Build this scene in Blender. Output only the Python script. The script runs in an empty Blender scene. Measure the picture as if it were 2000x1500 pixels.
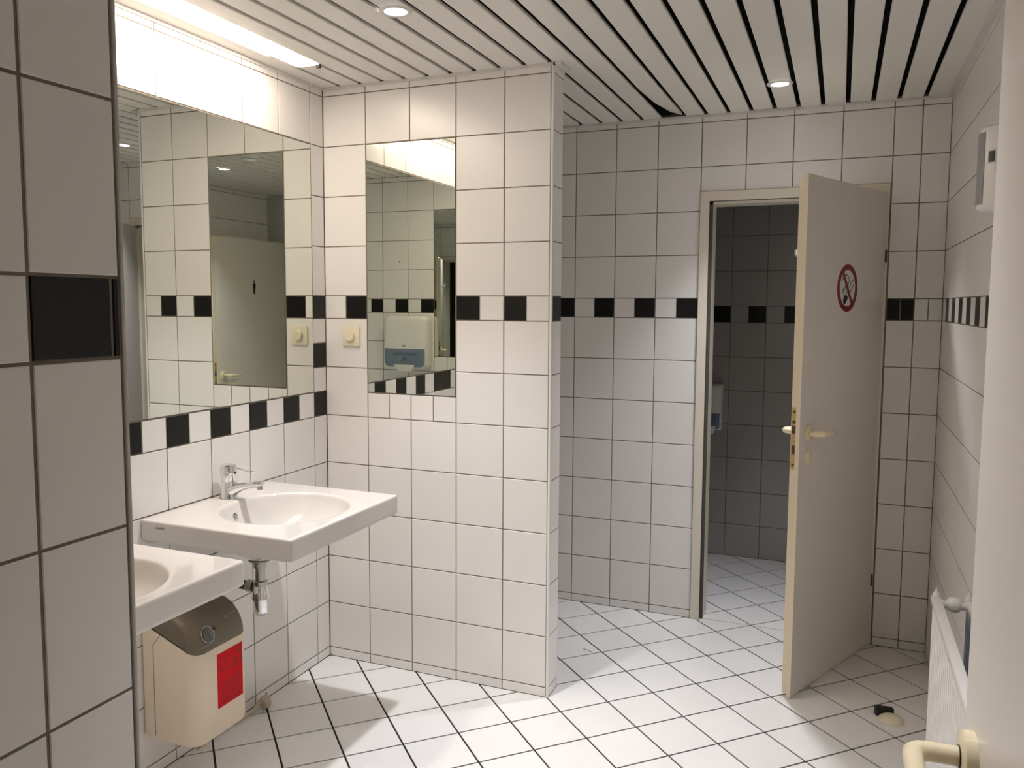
import bpy, bmesh, math, random
from mathutils import Vector, Matrix
random.seed(7)
C = bpy.context.scene.collection
SC = bpy.context.scene
PI = math.pi

# ------------------------------------------------------------------ camera
CAM = Vector((1.9768, -2.879, 1.5107))
YAW, PITCH, ROLL, FPX = 0.3933, -0.0865, 0.0044, 1602.88
cd = bpy.data.cameras.new('camera')
cd.sensor_width = 36.0
cd.lens = FPX * 36.0 / 2000.0
cd.shift_x = 25.0 / 2000.0
cd.shift_y = -18.1 / 2000.0
cd.clip_start = 0.02
co = bpy.data.objects.new('camera', cd)
C.objects.link(co)
cy, sy, cp, sp = math.cos(YAW), math.sin(YAW), math.cos(PITCH), math.sin(PITCH)
fw = Vector((-sy * cp, cy * cp, sp))
rt = Vector((cy, sy, 0))
up = rt.cross(fw)
r2 = rt * math.cos(ROLL) + up * math.sin(ROLL)
u2 = -rt * math.sin(ROLL) + up * math.cos(ROLL)
co.matrix_world = Matrix(((r2.x, u2.x, -fw.x, CAM.x), (r2.y, u2.y, -fw.y, CAM.y), (r2.z, u2.z, -fw.z, CAM.z), (0, 0, 0, 1)))
SC.camera = co

# ------------------------------------------------------------------ world, view
w = bpy.data.worlds.new('world')
SC.world = w
w.use_nodes = True
w.node_tree.nodes['Background'].inputs[0].default_value = (0.8, 0.85, 1, 1)
w.node_tree.nodes['Background'].inputs[1].default_value = 0.02
vs = SC.view_settings
vs.view_transform = 'Standard'
vs.look = 'None'
vs.gamma = 1.0
vs.use_curve_mapping = False
vs.exposure = 0.38
STRIP_POWER = 29.0          # emission strength of the opal strip over the basins
SPOT_POWER = {'basin': 84.0, 'back': 78.0, 'entry': 56.0}     # watts of the three ceiling spots
SC.cycles.use_denoising = True
SC.cycles.max_bounces = 14
SC.cycles.diffuse_bounces = 8
SC.cycles.glossy_bounces = 8
SC.cycles.caustics_reflective = True
SC.cycles.sample_clamp_indirect = 6.0

# ------------------------------------------------------------------ materials
def mat(name, col, rough=0.5, metal=0.0, spec=0.5, noise=0.0, nscale=8.0, rand=0.0, bump=0.0, emit=None, estr=0.0, coat=0.0, alpha=1.0, trans=0.0, dirt=0.0):
    m = bpy.data.materials.new(name)
    m.use_nodes = True
    nt = m.node_tree
    b = nt.nodes['Principled BSDF']
    b.inputs['Base Color'].default_value = (*col, 1)
    b.inputs['Roughness'].default_value = rough
    b.inputs['Metallic'].default_value = metal
    b.inputs['Specular IOR Level'].default_value = spec
    b.inputs['Coat Weight'].default_value = coat
    b.inputs['Transmission Weight'].default_value = trans
    if emit:
        b.inputs['Emission Color'].default_value = (*emit, 1)
        b.inputs['Emission Strength'].default_value = estr
    L = nt.links
    src = None
    if noise > 0 or dirt > 0 or bump > 0 or rand > 0:
        g = nt.nodes.new('ShaderNodeNewGeometry')
        nz = nt.nodes.new('ShaderNodeTexNoise')
        nz.inputs['Scale'].default_value = nscale
        nz.inputs['Detail'].default_value = 5
        L.new(g.outputs['Position'], nz.inputs['Vector'])
        mr = nt.nodes.new('ShaderNodeMapRange')
        mr.inputs[1].default_value = 0.3
        mr.inputs[2].default_value = 0.7
        mr.inputs[3].default_value = 1 - noise
        mr.inputs[4].default_value = 1 + noise
        L.new(nz.outputs[0], mr.inputs[0])
        val = mr.outputs[0]
        if rand > 0:
            oi = nt.nodes.new('ShaderNodeObjectInfo')
            m2 = nt.nodes.new('ShaderNodeMapRange')
            m2.inputs[3].default_value = 1 - rand
            m2.inputs[4].default_value = 1 + rand
            L.new(oi.outputs['Random'], m2.inputs[0])
            mu = nt.nodes.new('ShaderNodeMath')
            mu.operation = 'MULTIPLY'
            L.new(val, mu.inputs[0])
            L.new(m2.outputs[0], mu.inputs[1])
            val = mu.outputs[0]
        if dirt > 0:
            n2 = nt.nodes.new('ShaderNodeTexNoise')
            n2.inputs['Scale'].default_value = 14
            n2.inputs['Detail'].default_value = 8
            n2.inputs['Roughness'].default_value = 0.75
            L.new(g.outputs['Position'], n2.inputs['Vector'])
            m3 = nt.nodes.new('ShaderNodeMapRange')
            m3.inputs[1].default_value = 0.60
            m3.inputs[2].default_value = 0.74
            m3.inputs[3].default_value = 1.0
            m3.inputs[4].default_value = 1.0 - dirt
            L.new(n2.outputs[0], m3.inputs[0])
            mu2 = nt.nodes.new('ShaderNodeMath')
            mu2.operation = 'MULTIPLY'
            L.new(val, mu2.inputs[0])
            L.new(m3.outputs[0], mu2.inputs[1])
            val = mu2.outputs[0]
        vm = nt.nodes.new('ShaderNodeVectorMath')
        vm.operation = 'SCALE'
        vm.inputs[0].default_value = col
        L.new(val, vm.inputs['Scale'])
        L.new(vm.outputs[0], b.inputs['Base Color'])
        if bump > 0:
            bp = nt.nodes.new('ShaderNodeBump')
            bp.inputs['Strength'].default_value = bump
            bp.inputs['Distance'].default_value = 0.002
            L.new(nz.outputs[0], bp.inputs['Height'])
            L.new(bp.outputs[0], b.inputs['Normal'])
    return m

M = {}
M['tile'] = mat('white_glazed_tile', (0.80, 0.785, 0.765), 0.26, rand=0.02, noise=0.01, nscale=3, bump=0.02)
M['black'] = mat('black_glazed_tile', (0.006, 0.006, 0.006), 0.38, spec=0.28, rand=0.1)
M['grout'] = mat('wall_grout', (0.20, 0.17, 0.135), 0.9, noise=0.12, nscale=30)
M['floor_tile'] = mat('white_floor_tile', (0.83, 0.82, 0.815), 0.32, rand=0.02, noise=0.025, nscale=5, dirt=0.13)
M['floor_grout'] = mat('floor_grout', (0.022, 0.015, 0.013), 0.9, noise=0.2, nscale=40)
M['slat'] = mat('ceiling_slat_paint', (0.80, 0.775, 0.73), 0.35, rand=0.012)
M['dark'] = mat('dark_void', (0.006, 0.006, 0.006), 0.9)
M['trimwhite'] = mat('white_trim', (0.68, 0.66, 0.63), 0.35)
M['trimgrey'] = mat('grey_edge_profile', (0.5, 0.48, 0.45), 0.4)
M['mirror'] = mat('mirror_silver', (0.77, 0.80, 0.745), 0.0, metal=1.0)
M['mirror_edge'] = mat('mirror_edge', (0.12, 0.13, 0.11), 0.4)
M['ceramic'] = mat('basin_ceramic', (0.63, 0.605, 0.575), 0.09, coat=0.3)
M['chrome'] = mat('chrome', (0.78, 0.78, 0.79), 0.08, metal=1.0)
M['chrome_dull'] = mat('dull_chrome', (0.5, 0.49, 0.48), 0.25, metal=1.0)
M['cream'] = mat('cream_plastic', (0.78, 0.72, 0.55), 0.3)
M['cream_heater'] = mat('cream_heater_shell', (0.80, 0.69, 0.54), 0.4, noise=0.02)
M['olive'] = mat('olive_grey_plastic', (0.165, 0.14, 0.095), 0.45)
M['dialgrey'] = mat('dial_grey', (0.13, 0.13, 0.115), 0.35)
M['red'] = mat('red_label', (0.66, 0.010, 0.018), 0.7, spec=0.15)
M['darkred'] = mat('dark_red_print', (0.20, 0.008, 0.012), 0.6)
M['signred'] = mat('sign_red', (0.21, 0.008, 0.016), 0.45)
M['signwhite'] = mat('sign_white', (0.66, 0.65, 0.62), 0.4)
M['blackplastic'] = mat('black_plastic', (0.010, 0.010, 0.010), 0.4)
M['doorpaint'] = mat('door_paint', (0.74, 0.695, 0.64), 0.33, noise=0.015, nscale=2)
M['doorcream'] = mat('door_edge_paint', (0.76, 0.66, 0.50), 0.4)
M['framepaint'] = mat('frame_paint', (0.72, 0.67, 0.57), 0.4)
M['handle'] = mat('cream_nylon', (0.80, 0.70, 0.50), 0.25)
M['brass'] = mat('brass', (0.62, 0.45, 0.20), 0.35, metal=0.9)
M['whiteplastic'] = mat('white_plastic', (0.80, 0.79, 0.77), 0.25)
M['dispenser_white'] = mat('dispenser_white', (0.80, 0.79, 0.76), 0.2)
M['smoke_blue'] = mat('smoky_blue_plastic', (0.17, 0.22, 0.30), 0.15)
M['smoke_dark'] = mat('smoky_blue_dark', (0.12, 0.16, 0.22), 0.3)
M['radiator'] = mat('radiator_white', (0.80, 0.785, 0.77), 0.3)
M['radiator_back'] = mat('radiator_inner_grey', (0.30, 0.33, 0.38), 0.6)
M['rebate_dark'] = mat('dark_rebate_tone', (0.085, 0.075, 0.06), 0.7)  # dark tone of the strips added in the cubicle door frame
M['grey'] = mat('grey_plastic', (0.28, 0.28, 0.28), 0.5)
M['beige_rubber'] = mat('beige_rubber', (0.52, 0.44, 0.33), 0.6)
M['plaster'] = mat('plaster', (0.45, 0.44, 0.42), 0.9)
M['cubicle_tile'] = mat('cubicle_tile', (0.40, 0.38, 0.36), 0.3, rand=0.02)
M['teal'] = mat('logo_teal', (0.03, 0.09, 0.08), 0.5)
M['brownpipe'] = mat('tarnished_metal', (0.10, 0.075, 0.06), 0.5, metal=0.4)
M['strip'] = mat('strip_light_opal', (0.9, 0.9, 0.9), 0.4, emit=(1.0, 0.84, 0.70), estr=STRIP_POWER)
M['strip_end'] = mat('strip_light_end', (0.9, 0.9, 0.9), 0.4, emit=(1.0, 0.84, 0.70), estr=STRIP_POWER * 0.12)
M['bulb'] = mat('spot_bulb', (0.9, 0.9, 0.9), 0.4, emit=(0.95, 0.96, 1.0), estr=14.0)

# ------------------------------------------------------------------ helpers
def link(o, parent=None):
    C.objects.link(o)
    if parent is not None:
        o.parent = parent
    return o

def tag(o, label=None, cat=None, group=None, kind=None):
    if label: o['label'] = label
    if cat: o['category'] = cat
    if group: o['group'] = group
    if kind: o['kind'] = kind
    return o

def empty(name, loc=(0, 0, 0), rz=0.0, parent=None):
    o = bpy.data.objects.new(name, None)
    o.location = loc
    o.rotation_euler = (0, 0, rz)
    o.empty_display_size = 0.05
    return link(o, parent)

class MB:
    """collects verts and faces for one mesh"""
    def __init__(s):
        s.v = []; s.f = []; s.mi = []
    def add(s, vs, fs, mi=0):
        n = len(s.v)
        s.v += [tuple(p) for p in vs]
        s.f += [tuple(i + n for i in f) for f in fs]
        s.mi += [mi] * len(fs)
        return s
    def box(s, a, b, mi=0):
        x0, y0, z0 = a; x1, y1, z1 = b
        s.add([(x0, y0, z0), (x1, y0, z0), (x1, y1, z0), (x0, y1, z0), (x0, y0, z1), (x1, y0, z1), (x1, y1, z1), (x0, y1, z1)],
              [(3, 2, 1, 0), (4, 5, 6, 7), (0, 1, 5, 4), (1, 2, 6, 5), (2, 3, 7, 6), (3, 0, 4, 7)], mi)
        return s
    def loft(s, rings, close=True, cap0=True, cap1=True, mi=0):
        n = len(rings[0]); vs = [p for r in rings for p in r]; fs = []
        for k in range(len(rings) - 1):
            for i in range(n if close else n - 1):
                j = (i + 1) % n
                fs.append((k * n + i, k * n + j, (k + 1) * n + j, (k + 1) * n + i))
        if cap0: fs.append(tuple(reversed(range(n))))
        if cap1: fs.append(tuple((len(rings) - 1) * n + i for i in range(n)))
        s.add(vs, fs, mi)
        return s
    def lathe(s, prof, origin=(0, 0, 0), axis=(0, 0, 1), n=32, mi=0, cap0=True, cap1=True):
        ax = Vector(axis).normalized()
        t = Vector((1, 0, 0)) if abs(ax.x) < 0.9 else Vector((0, 1, 0))
        e1 = ax.cross(t).normalized(); e2 = ax.cross(e1); o = Vector(origin)
        rings = [[o + ax * h + (e1 * math.cos(2 * PI * i / n) + e2 * math.sin(2 * PI * i / n)) * r for i in range(n)] for r, h in prof]
        return s.loft(rings, True, cap0, cap1, mi)
    def tube(s, pts, rad, n=14, mi=0, sq=1.0):
        pts = [Vector(p) for p in pts]
        if not isinstance(rad, (list, tuple)): rad = [rad] * len(pts)
        rings = []; prev = None
        for i, p in enumerate(pts):
            d = (pts[min(i + 1, len(pts) - 1)] - pts[max(i - 1, 0)]).normalized()
            if prev is None:
                t = Vector((0, 0, 1)) if abs(d.z) < 0.9 else Vector((1, 0, 0))
                e1 = (t - d * t.dot(d)).normalized()
            else:
                e1 = (prev - d * prev.dot(d)).normalized()
            prev = e1; e2 = d.cross(e1)
            rings.append([p + (e1 * math.cos(2 * PI * k / n) * sq + e2 * math.sin(2 * PI * k / n)) * rad[i] for k in range(n)])
        return s.loft(rings, True, True, True, mi)
    def disc(s, o, r, ax, t=0.0005, n=24, mi=0):
        return s.lathe([(r, 0), (r, t)], o, ax, n, mi)
    def build(s, name, mats, parent=None, smooth=None, bevel=None, seg=2, loc=None, rz=None):
        me = bpy.data.meshes.new(name)
        me.from_pydata(s.v, [], s.f)
        if not isinstance(mats, (list, tuple)): mats = [mats]
        for m in mats: me.materials.append(M[m] if isinstance(m, str) else m)
        for p, k in zip(me.polygons, s.mi): p.material_index = k
        bm = bmesh.new(); bm.from_mesh(me)
        bmesh.ops.recalc_face_normals(bm, faces=bm.faces)
        if bevel:
            es = [e for e in bm.edges if len(e.link_faces) == 2 and e.calc_face_angle(0) > 0.6]
            bmesh.ops.bevel(bm, geom=es, offset=bevel, segments=seg, profile=0.5, affect='EDGES', clamp_overlap=True)
        bm.to_mesh(me); bm.free()
        if smooth is not None:
            me.shade_smooth()
            me.set_sharp_from_angle(angle=math.radians(smooth))
        o = bpy.data.objects.new(name, me)
        if loc is not None: o.location = loc
        if rz is not None: o.rotation_euler = (0, 0, rz)
        return link(o, parent)

def arc(cx, cy, r, a0, a1, n):
    return [(cx + r * math.cos(a0 + (a1 - a0) * i / n), cy + r * math.sin(a0 + (a1 - a0) * i / n)) for i in range(n + 1)]

def rrect(x0, y0, x1, y1, r, n=4):
    """rounded rectangle outline, counter-clockwise; r may be four radii (BL, BR, TR, TL)"""
    if not isinstance(r, (list, tuple)): r = [r] * 4
    p = []
    p += arc(x0 + r[0], y0 + r[0], r[0], PI, 1.5 * PI, n)
    p += arc(x1 - r[1], y0 + r[1], r[1], 1.5 * PI, 2 * PI, n)
    p += arc(x1 - r[2], y1 - r[2], r[2], 0, 0.5 * PI, n)
    p += arc(x0 + r[3], y1 - r[3], r[3], 0.5 * PI, PI, n)
    return p

def textmesh(txt, size, name, m, parent, matrix, depth=0.0003):
    cu = bpy.data.curves.new(name, 'FONT')
    cu.body = txt; cu.size = size; cu.extrude = depth; cu.align_x = 'CENTER'; cu.align_y = 'CENTER'; cu.resolution_u = 3
    t = bpy.data.objects.new(name + '_curve', cu)
    C.objects.link(t)
    bpy.context.view_layer.update()
    me = bpy.data.meshes.new_from_object(t.evaluated_get(bpy.context.evaluated_depsgraph_get()))
    bpy.data.objects.remove(t)
    me.materials.clear(); me.materials.append(M[m])
    me.transform(matrix)
    o = bpy.data.objects.new(name, me)
    return link(o, parent)

# ------------------------------------------------------------------ dimensions
R, D = 2.371, 1.035           # right wall x, far wall y (left wall x=0, partition face y=0)
YF, XV = -2.158, 1.2          # front wall y, entry passage wall x
PW, PT = 0.99, 0.114          # partition width and thickness
ZC = 2.376                    # ceiling
TH, BAND, H12 = 0.201, 0.093, 0.039
H = [H12 + TH * (12 - i) - ((TH - BAND) if i <= 4 else 0) for i in range(13)]
YE = -2.65                    # entry wall
G = 0.0040                    # joint width

# ------------------------------------------------------------------ tiles
TM = {}
def tile_mesh(wd, ht, m, ev=0.0012):
    key = (round(wd, 4), round(ht, 4), m, ev)
    if key in TM: return TM[key]
    a, b = wd / 2, ht / 2; e = min(ev, a * 0.4); t = 0.0022
    v = []
    for (x, y, z) in ((a, b, -t), (a, b, -e * 0.8), (a - e, b - e, 0)):
        v += [(-x, -y, z), (x, -y, z), (x, y, z), (-x, y, z)]
    f = [(8, 9, 10, 11)]
    for k in (0, 4):
        for i in range(4):
            j = (i + 1) % 4
            f.append((k + i, k + j, k + 4 + j, k + 4 + i))
    me = bpy.data.meshes.new('tile')
    me.from_pydata(v, [], f)
    me.materials.append(M[m])
    TM[key] = me
    return me

def tile_wall(parent, origin, udir, ndir, u0, u1, ujs, rows, cuts=(), tilemat='tile', gu=G):
    """origin + u*udir + z; tiles face ndir.  rows: (z0, z1, mode, colour function)"""
    o = Vector(origin); U = Vector(udir); N = Vector(ndir); Z = Vector((0, 0, 1))
    if U.cross(Z).dot(N) < 0:
        X = -U
    else:
        X = U
    rot = Matrix((X, Z, N)).transposed().to_4x4()
    js = sorted(set([u0, u1] + [u for u in ujs if u0 + 1e-4 < u < u1 - 1e-4]))
    for z0, z1, mode, colf in rows:
        if mode == 'full':
            cells = [(a, b) for a, b in zip(js[:-1], js[1:])]
        else:
            hs = []
            for a, b in zip(js[:-1], js[1:]):
                hs += [a]
                if b - a > 0.15: hs += [(a + b) / 2]
            hs += [js[-1]]
            if callable(mode): hs = mode(js)
            cells = list(zip(hs[:-1], hs[1:]))
        for a, b in cells:
            za, zb, aa, bb = z0, z1, a, b
            dead = False
            for (ca, cb, cz0, cz1) in cuts:
                if aa >= cb - 1e-4 or bb <= ca + 1e-4 or za >= cz1 - 1e-4 or zb <= cz0 + 1e-4: continue
                if ca <= aa + 1e-3 and cb >= bb - 1e-3:
                    if cz0 <= za + 1e-3 and cz1 >= zb - 1e-3: dead = True; break
                    if cz0 <= za + 1e-3: za = cz1
                    elif cz1 >= zb - 1e-3: zb = cz0
                elif ca <= aa + 1e-3: aa = cb
                elif cb >= bb - 1e-3: bb = ca
            if dead or bb - aa < 0.006 or zb - za < 0.006: continue
            m = tilemat
            if colf and colf((aa + bb) / 2, (za + zb) / 2): m = 'black'
            me = tile_mesh(bb - aa - gu, zb - za - G, m, 0.0012 if gu == G else 0.0002)
            t = bpy.data.objects.new('tile', me)
            p = o + U * ((aa + bb) / 2) + Z * ((za + zb) / 2)
            t.matrix_world = Matrix.Translation(p) @ rot
            link(t, parent)

def rows_std(colf, top=True):
    r = [(H[0], ZC, 'full', None)]
    for i in range(12):
        if i == 4: r.append((H[5], H[4], 'half', colf))
        else: r.append((H[i + 1], H[i], 'full', None))
    r.append((0.0, H[12], 'full', None))
    return r

def wall(name, boxes, label, mt='grout'):
    b = MB()
    for a, c in boxes: b.box(a, c)
    o = b.build(name, mt)
    tag(o, label, 'wall', kind='structure')
    return o

S = 0.0016     # joint depth
alt = lambda off: (lambda u, z: int(math.floor((u - off) / 0.1 + 1e-6)) % 2 == 0)

# left wall, u = -y measured from the partition corner towards the camera
wl = wall('wall_left', [((-0.1, YF - 0.1, 0), (-S, D + 0.002, ZC + 0.1))], 'white tiled left wall behind the basins with black and white border')
def left_col(u, z):
    if z > H[5]: return True if u < 0.087 or u > 2.087 else False
    return False
uj = [0.087 + 0.2 * k for k in range(11)]
MZ0, MZ1 = H[7] + 0.101, H[1]
rows = [(H[0], ZC, 'full', None)] + [(H[i + 1], H[i], 'full', None) for i in range(4)] + [(H[5], H[4], 'full', lambda u, z: True)]
q = (H[5] - MZ0) / 3
rows += [(MZ0 + 2 * q, H[5], 'full', None), (MZ0 + q, MZ0 + 2 * q, 'full', lambda u, z: True), (MZ0, MZ0 + q, 'full', None)]
def border(u, z):
    v = u if u < 1.087 else 2.174 - u
    return v < 0.087 or int(math.floor((v - 0.087) / 0.1 + 1e-6)) % 2 == 1
rows += [(H[7], MZ0, 'half', border)] + [(H[i + 1], H[i], 'full', None) for i in range(7, 12)] + [(0, H[12], 'full', None)]
tile_wall(wl, (0, 0, 0), (0, -1, 0), (1, 0, 0), 0.0, -YF, uj, rows, cuts=[(0.087, 2.087, MZ0, MZ1)])
tile_wall(wl, (0, 0, 0), (0, 1, 0), (1, 0, 0), PT, D, [0.2 + 0.2 * k for k in range(5)], rows_std(alt(0.1)))

# partition
wp = wall('wall_partition', [((S - S, S, 0), (PW - S, PT - S, ZC + 0.05))], 'free-ending white tiled partition wall with tall mirror')
pcol = lambda u, z: (u < 0.5 and int(u / 0.1) == 1) or (u > 0.5 and int(u / 0.1) in (6, 8))
rows = rows_std(pcol)
rows = [r for r in rows if not (abs(r[0] - H[7]) < 1e-6)] + [(MZ0, H[6], 'full', None)]
tile_wall(wp, (0, 0, 0), (1, 0, 0), (0, -1, 0), 0.0, PW - 0.009, [0.2 * k for k in range(1, 5)], rows + [],
          cuts=[(0.2, 0.6, MZ0, MZ1)])
# row under the mirror: four small tiles, full tiles elsewhere (these full tiles reach up to H[6])
for o in [o for o in list(wp.children) if abs(o.location.z - (MZ0 + H[6]) / 2) < 1e-3]:
    bpy.data.objects.remove(o)
tile_wall(wp, (0, 0, 0), (1, 0, 0), (0, -1, 0), 0.0, 0.2, [], [(H[7], H[6], 'full', None)])
tile_wall(wp, (0, 0, 0), (1, 0, 0), (0, -1, 0), 0.6, PW - 0.009, [0.8], [(H[7], H[6], 'full', None)])
tile_wall(wp, (0, 0, 0), (1, 0, 0), (0, -1, 0), 0.2, 0.6, [0.3, 0.4, 0.5], [(H[7], MZ0, 'full', None)])
tile_wall(wp, (PW, 0, 0), (0, 1, 0), (1, 0, 0), 0.010, PT, [], rows_std(lambda u, z: True))
tile_wall(wp, (0, PT, 0), (1, 0, 0), (0, 1, 0), 0.0, PW, [0.2 * k for k in range(1, 5)], rows_std(alt(0.1)))

# far wall with the cubicle doorway
DX0, DX1, DZ1 = 1.358, 2.152, 2.028
wf = wall('wall_far', [((0, D + S, 0), (DX0 + 0.002, D + 0.12, ZC + 0.1)), ((DX1 - 0.002, D + S, 0), (R, D + 0.12, ZC + 0.1)), ((DX0, D + S, DZ1 - 0.002), (DX1, D + 0.12, ZC + 0.1))],
          'white tiled far wall around the toilet cubicle door')
def fcol(u, z):
    if u < 1.36: return int(math.floor((u - 0.7565) / 0.1 + 50 + 1e-6)) % 2 == 1
    return u < 2.2665
ujf = [0.7565 + 0.2 * k for k in range(-3, 7)] + [DX0 - 0.0005, 2.1565, 2.2635]
ujf = [u for u in ujf if abs(u - 1.3565) > 0.01 or u > 1.357]
def fhalf(js):
    hs = []
    for a, b in zip(js[:-1], js[1:]):
        hs += [a]
        if b - a > 0.09: hs += [(a + b) / 2]
    return hs + [js[-1]]
rows = [(a, b, fhalf if m == 'half' else m, c) for a, b, m, c in rows_std(fcol)]
tile_wall(wf, (0, D, 0), (1, 0, 0), (0, -1, 0), 0.0, R, ujf, rows, cuts=[(DX0, DX1 + 0.004, 0, DZ1)])

# right wall
wr = wall('wall_right', [((R + S, YE - 0.1, 0), (R + 0.1, D + 0.12, ZC + 0.1))], 'white tiled right wall behind the radiator')
tile_wall(wr, (R, 0, 0), (0, 1, 0), (-1, 0, 0), YE, D, [0.025 + 0.2 * k for k in range(-14, 6)], rows_std(lambda u, z: int(math.floor((u - 0.025) / 0.1 + 100 + 1e-6)) % 2 == 0), gu=0.0004)

# front wall (carries the towel dispenser, seen in the mirrors)
wn = wall('wall_front', [((0, YE, 0), (XV - S, YF - S, ZC + 0.1))], 'white tiled front wall with towel dispenser')
ncol = lambda u, z: int(math.floor(u / 0.1 + 1e-6)) in (1, 6, 8, 10)
rows = [r for r in rows_std(ncol) if not (abs(r[0] - H[7]) < 1e-6)]
tile_wall(wn, (0, YF, 0), (1, 0, 0), (0, 1, 0), 0.0, XV - 0.008, [0.2 * k for k in range(1, 6)], rows, cuts=[(0.2, 0.6, MZ0, MZ1)])
tile_wall(wn, (0, YF, 0), (1, 0, 0), (0, 1, 0), 0.0, 0.2, [], [(H[7], H[6], 'full', None)])
tile_wall(wn, (0, YF, 0), (1, 0, 0), (0, 1, 0), 0.6, XV - 0.008, [0.8, 1.0], [(H[7], H[6], 'full', None)])
tile_wall(wn, (0, YF, 0), (1, 0, 0), (0, 1, 0), 0.2, 0.6, [0.3, 0.4, 0.5], [(H[7], MZ0, 'full', None)])
# passage side of the same wall
vrows = []
def vhalf(js):
    return [-2.65, -2.578, -2.478, -2.378, -2.278, -2.173, YF - 0.003]
for a, b, m, c in rows_std(lambda u, z: u > -2.278 or -2.478 < u < -2.378):
    vrows.append((a, b, vhalf if m == 'half' else m, c))
tile_wall(wn, (XV, 0, 0), (0, 1, 0), (1, 0, 0), YE, YF - 0.003, [-2.278, -2.478], vrows)
b = MB()
for hx in (0.866, 0.674): b.disc((hx, YF, 1.797), 0.004, (0, 1, 0), 0.0008, 10)
b.build('drill_holes', 'brownpipe', wn)

# entry wall (behind / beside the camera) and the corridor outside
we = wall('wall_entry', [((-0.1, YE - 0.12, 0), (1.25, YE - 0.001, ZC + 0.1)), ((2.205, YE - 0.12, 0), (R, YE, ZC + 0.1)), ((1.25, YE - 0.12, 2.04), (2.205, YE, ZC + 0.1))],
          'plastered wall around the entrance doorway', 'plaster')
wc = wall('wall_corridor', [((0.3, -4.3, 0), (3.0, -4.2, 2.5)), ((0.2, -4.3, 0), (0.3, YE - 0.12, 2.5)), ((3.0, -4.3, 0), (3.1, YE - 0.12, 2.5)), ((R + 0.1, YE - 0.12, 0), (3.1, YE - 0.02, 2.5))],
          'plain plaster walls of the corridor outside', 'plaster')

# cubicle walls
CY = 2.135
wb = wall('wall_cubicle', [((0.8, CY + S, 0), (R + 0.1, CY + 0.1, 2.5)), ((0.8, D + 0.12, 0), (0.9, CY + 0.1, 2.5)), ((R, D + 0.12, 0), (R + 0.1, CY + 0.1, 2.5))], 'grey tiled walls inside the toilet cubicle')
crows = [(0, 0.195, 'full', None)] + [(0.195 + 0.2017 * k, 0.195 + 0.2017 * (k + 1), 'full', None) for k in range(6)]
crows += [(1.405, 1.503, 'half', lambda u, z: int(math.floor((u - 1.376) / 0.1 + 50 + 1e-6)) % 2 == 1)]
crows += [(1.503 + 0.204 * k, 1.503 + 0.204 * (k + 1), 'full', None) for k in range(4)] + [(2.319, 2.4, 'full', None)]
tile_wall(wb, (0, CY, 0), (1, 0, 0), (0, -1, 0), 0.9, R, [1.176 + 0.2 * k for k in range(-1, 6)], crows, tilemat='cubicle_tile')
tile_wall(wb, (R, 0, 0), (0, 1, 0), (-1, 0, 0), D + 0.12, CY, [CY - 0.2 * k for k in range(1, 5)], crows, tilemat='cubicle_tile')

# ------------------------------------------------------------------ floor
fl = MB()
fl.box((-0.1, YE - 0.12, -0.1), (R + 0.1, CY + 0.1, -0.003))
fl.box((0.2, -4.3, -0.1), (3.1, YE - 0.12, 0.0))
flo = fl.build('floor', 'floor_grout')
tag(flo, 'white square floor tiles laid diagonally with dark joints', 'floor', kind='structure')
def clip(poly, axis, val, keep_less):
    out = []
    for i in range(len(poly)):
        a, b = poly[i], poly[(i + 1) % len(poly)]
        ina = (a[axis] <= val) if keep_less else (a[axis] >= val)
        inb = (b[axis] <= val) if keep_less else (b[axis] >= val)
        if ina: out.append(a)
        if ina != inb:
            t = (val - a[axis]) / (b[axis] - a[axis])
            out.append((a[0] + (b[0] - a[0]) * t, a[1] + (b[1] - a[1]) * t))
    return out
def clip_rect(poly, r):
    for ax, v, l in ((0, r[0], False), (0, r[1], True), (1, r[2], False), (1, r[3], True)):
        poly = clip(poly, ax, v, l)
        if len(poly) < 3: return []
    return poly
P2 = 0.1425
GF = 0.0070
main = [(0.001, R, YF, 0), (PW, R, 0, PT), (0.001, R, PT, D), (XV, R, YE - 0.06, YF), (1.402, 2.11, D, 1.053)]
cub = [(0.9, R, D + 0.12, CY), (1.402, 2.11, 1.057, D + 0.12)]
full_me = None
h = P2 - GF / math.sqrt(2)
for i in range(-30, 30):
    for j in range(-30, 30):
        cx0 = 1.069 + P2 * (i + j) + P2; cy0 = -0.081 + P2 * (i - j)
        if cx0 < -0.2 or cx0 > 2.6 or cy0 < -3.0 or cy0 > 2.4: continue
        dia = [(cx0 - h, cy0), (cx0, cy0 - h), (cx0 + h, cy0), (cx0, cy0 + h)]
        for reg in (main, cub):
            pieces = [p for p in (clip_rect(dia, r) for r in reg) if len(p) >= 3]
            ar = 0
            for p in pieces:
                ar += abs(sum(p[k][0] * p[(k + 1) % len(p)][1] - p[(k + 1) % len(p)][0] * p[k][1] for k in range(len(p)))) / 2
            if ar < 2e-5: continue
            whole = ar > 2 * h * h - 1e-6
            if whole and full_me is not None:
                t = bpy.data.objects.new('floor_tile', full_me)
                t.location = (cx0, cy0, 0)
                link(t, flo)
                continue
            b = MB()
            for p in ([dia] if whole else pieces):
                n = len(p)
                b.loft([[(x - cx0, y - cy0, -0.003) for x, y in p], [(x - cx0, y - cy0, 0) for x, y in p]], cap0=False)
            t = b.build('floor_tile', 'floor_tile', flo, loc=(cx0, cy0, 0))
            if whole: full_me = t.data

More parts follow.
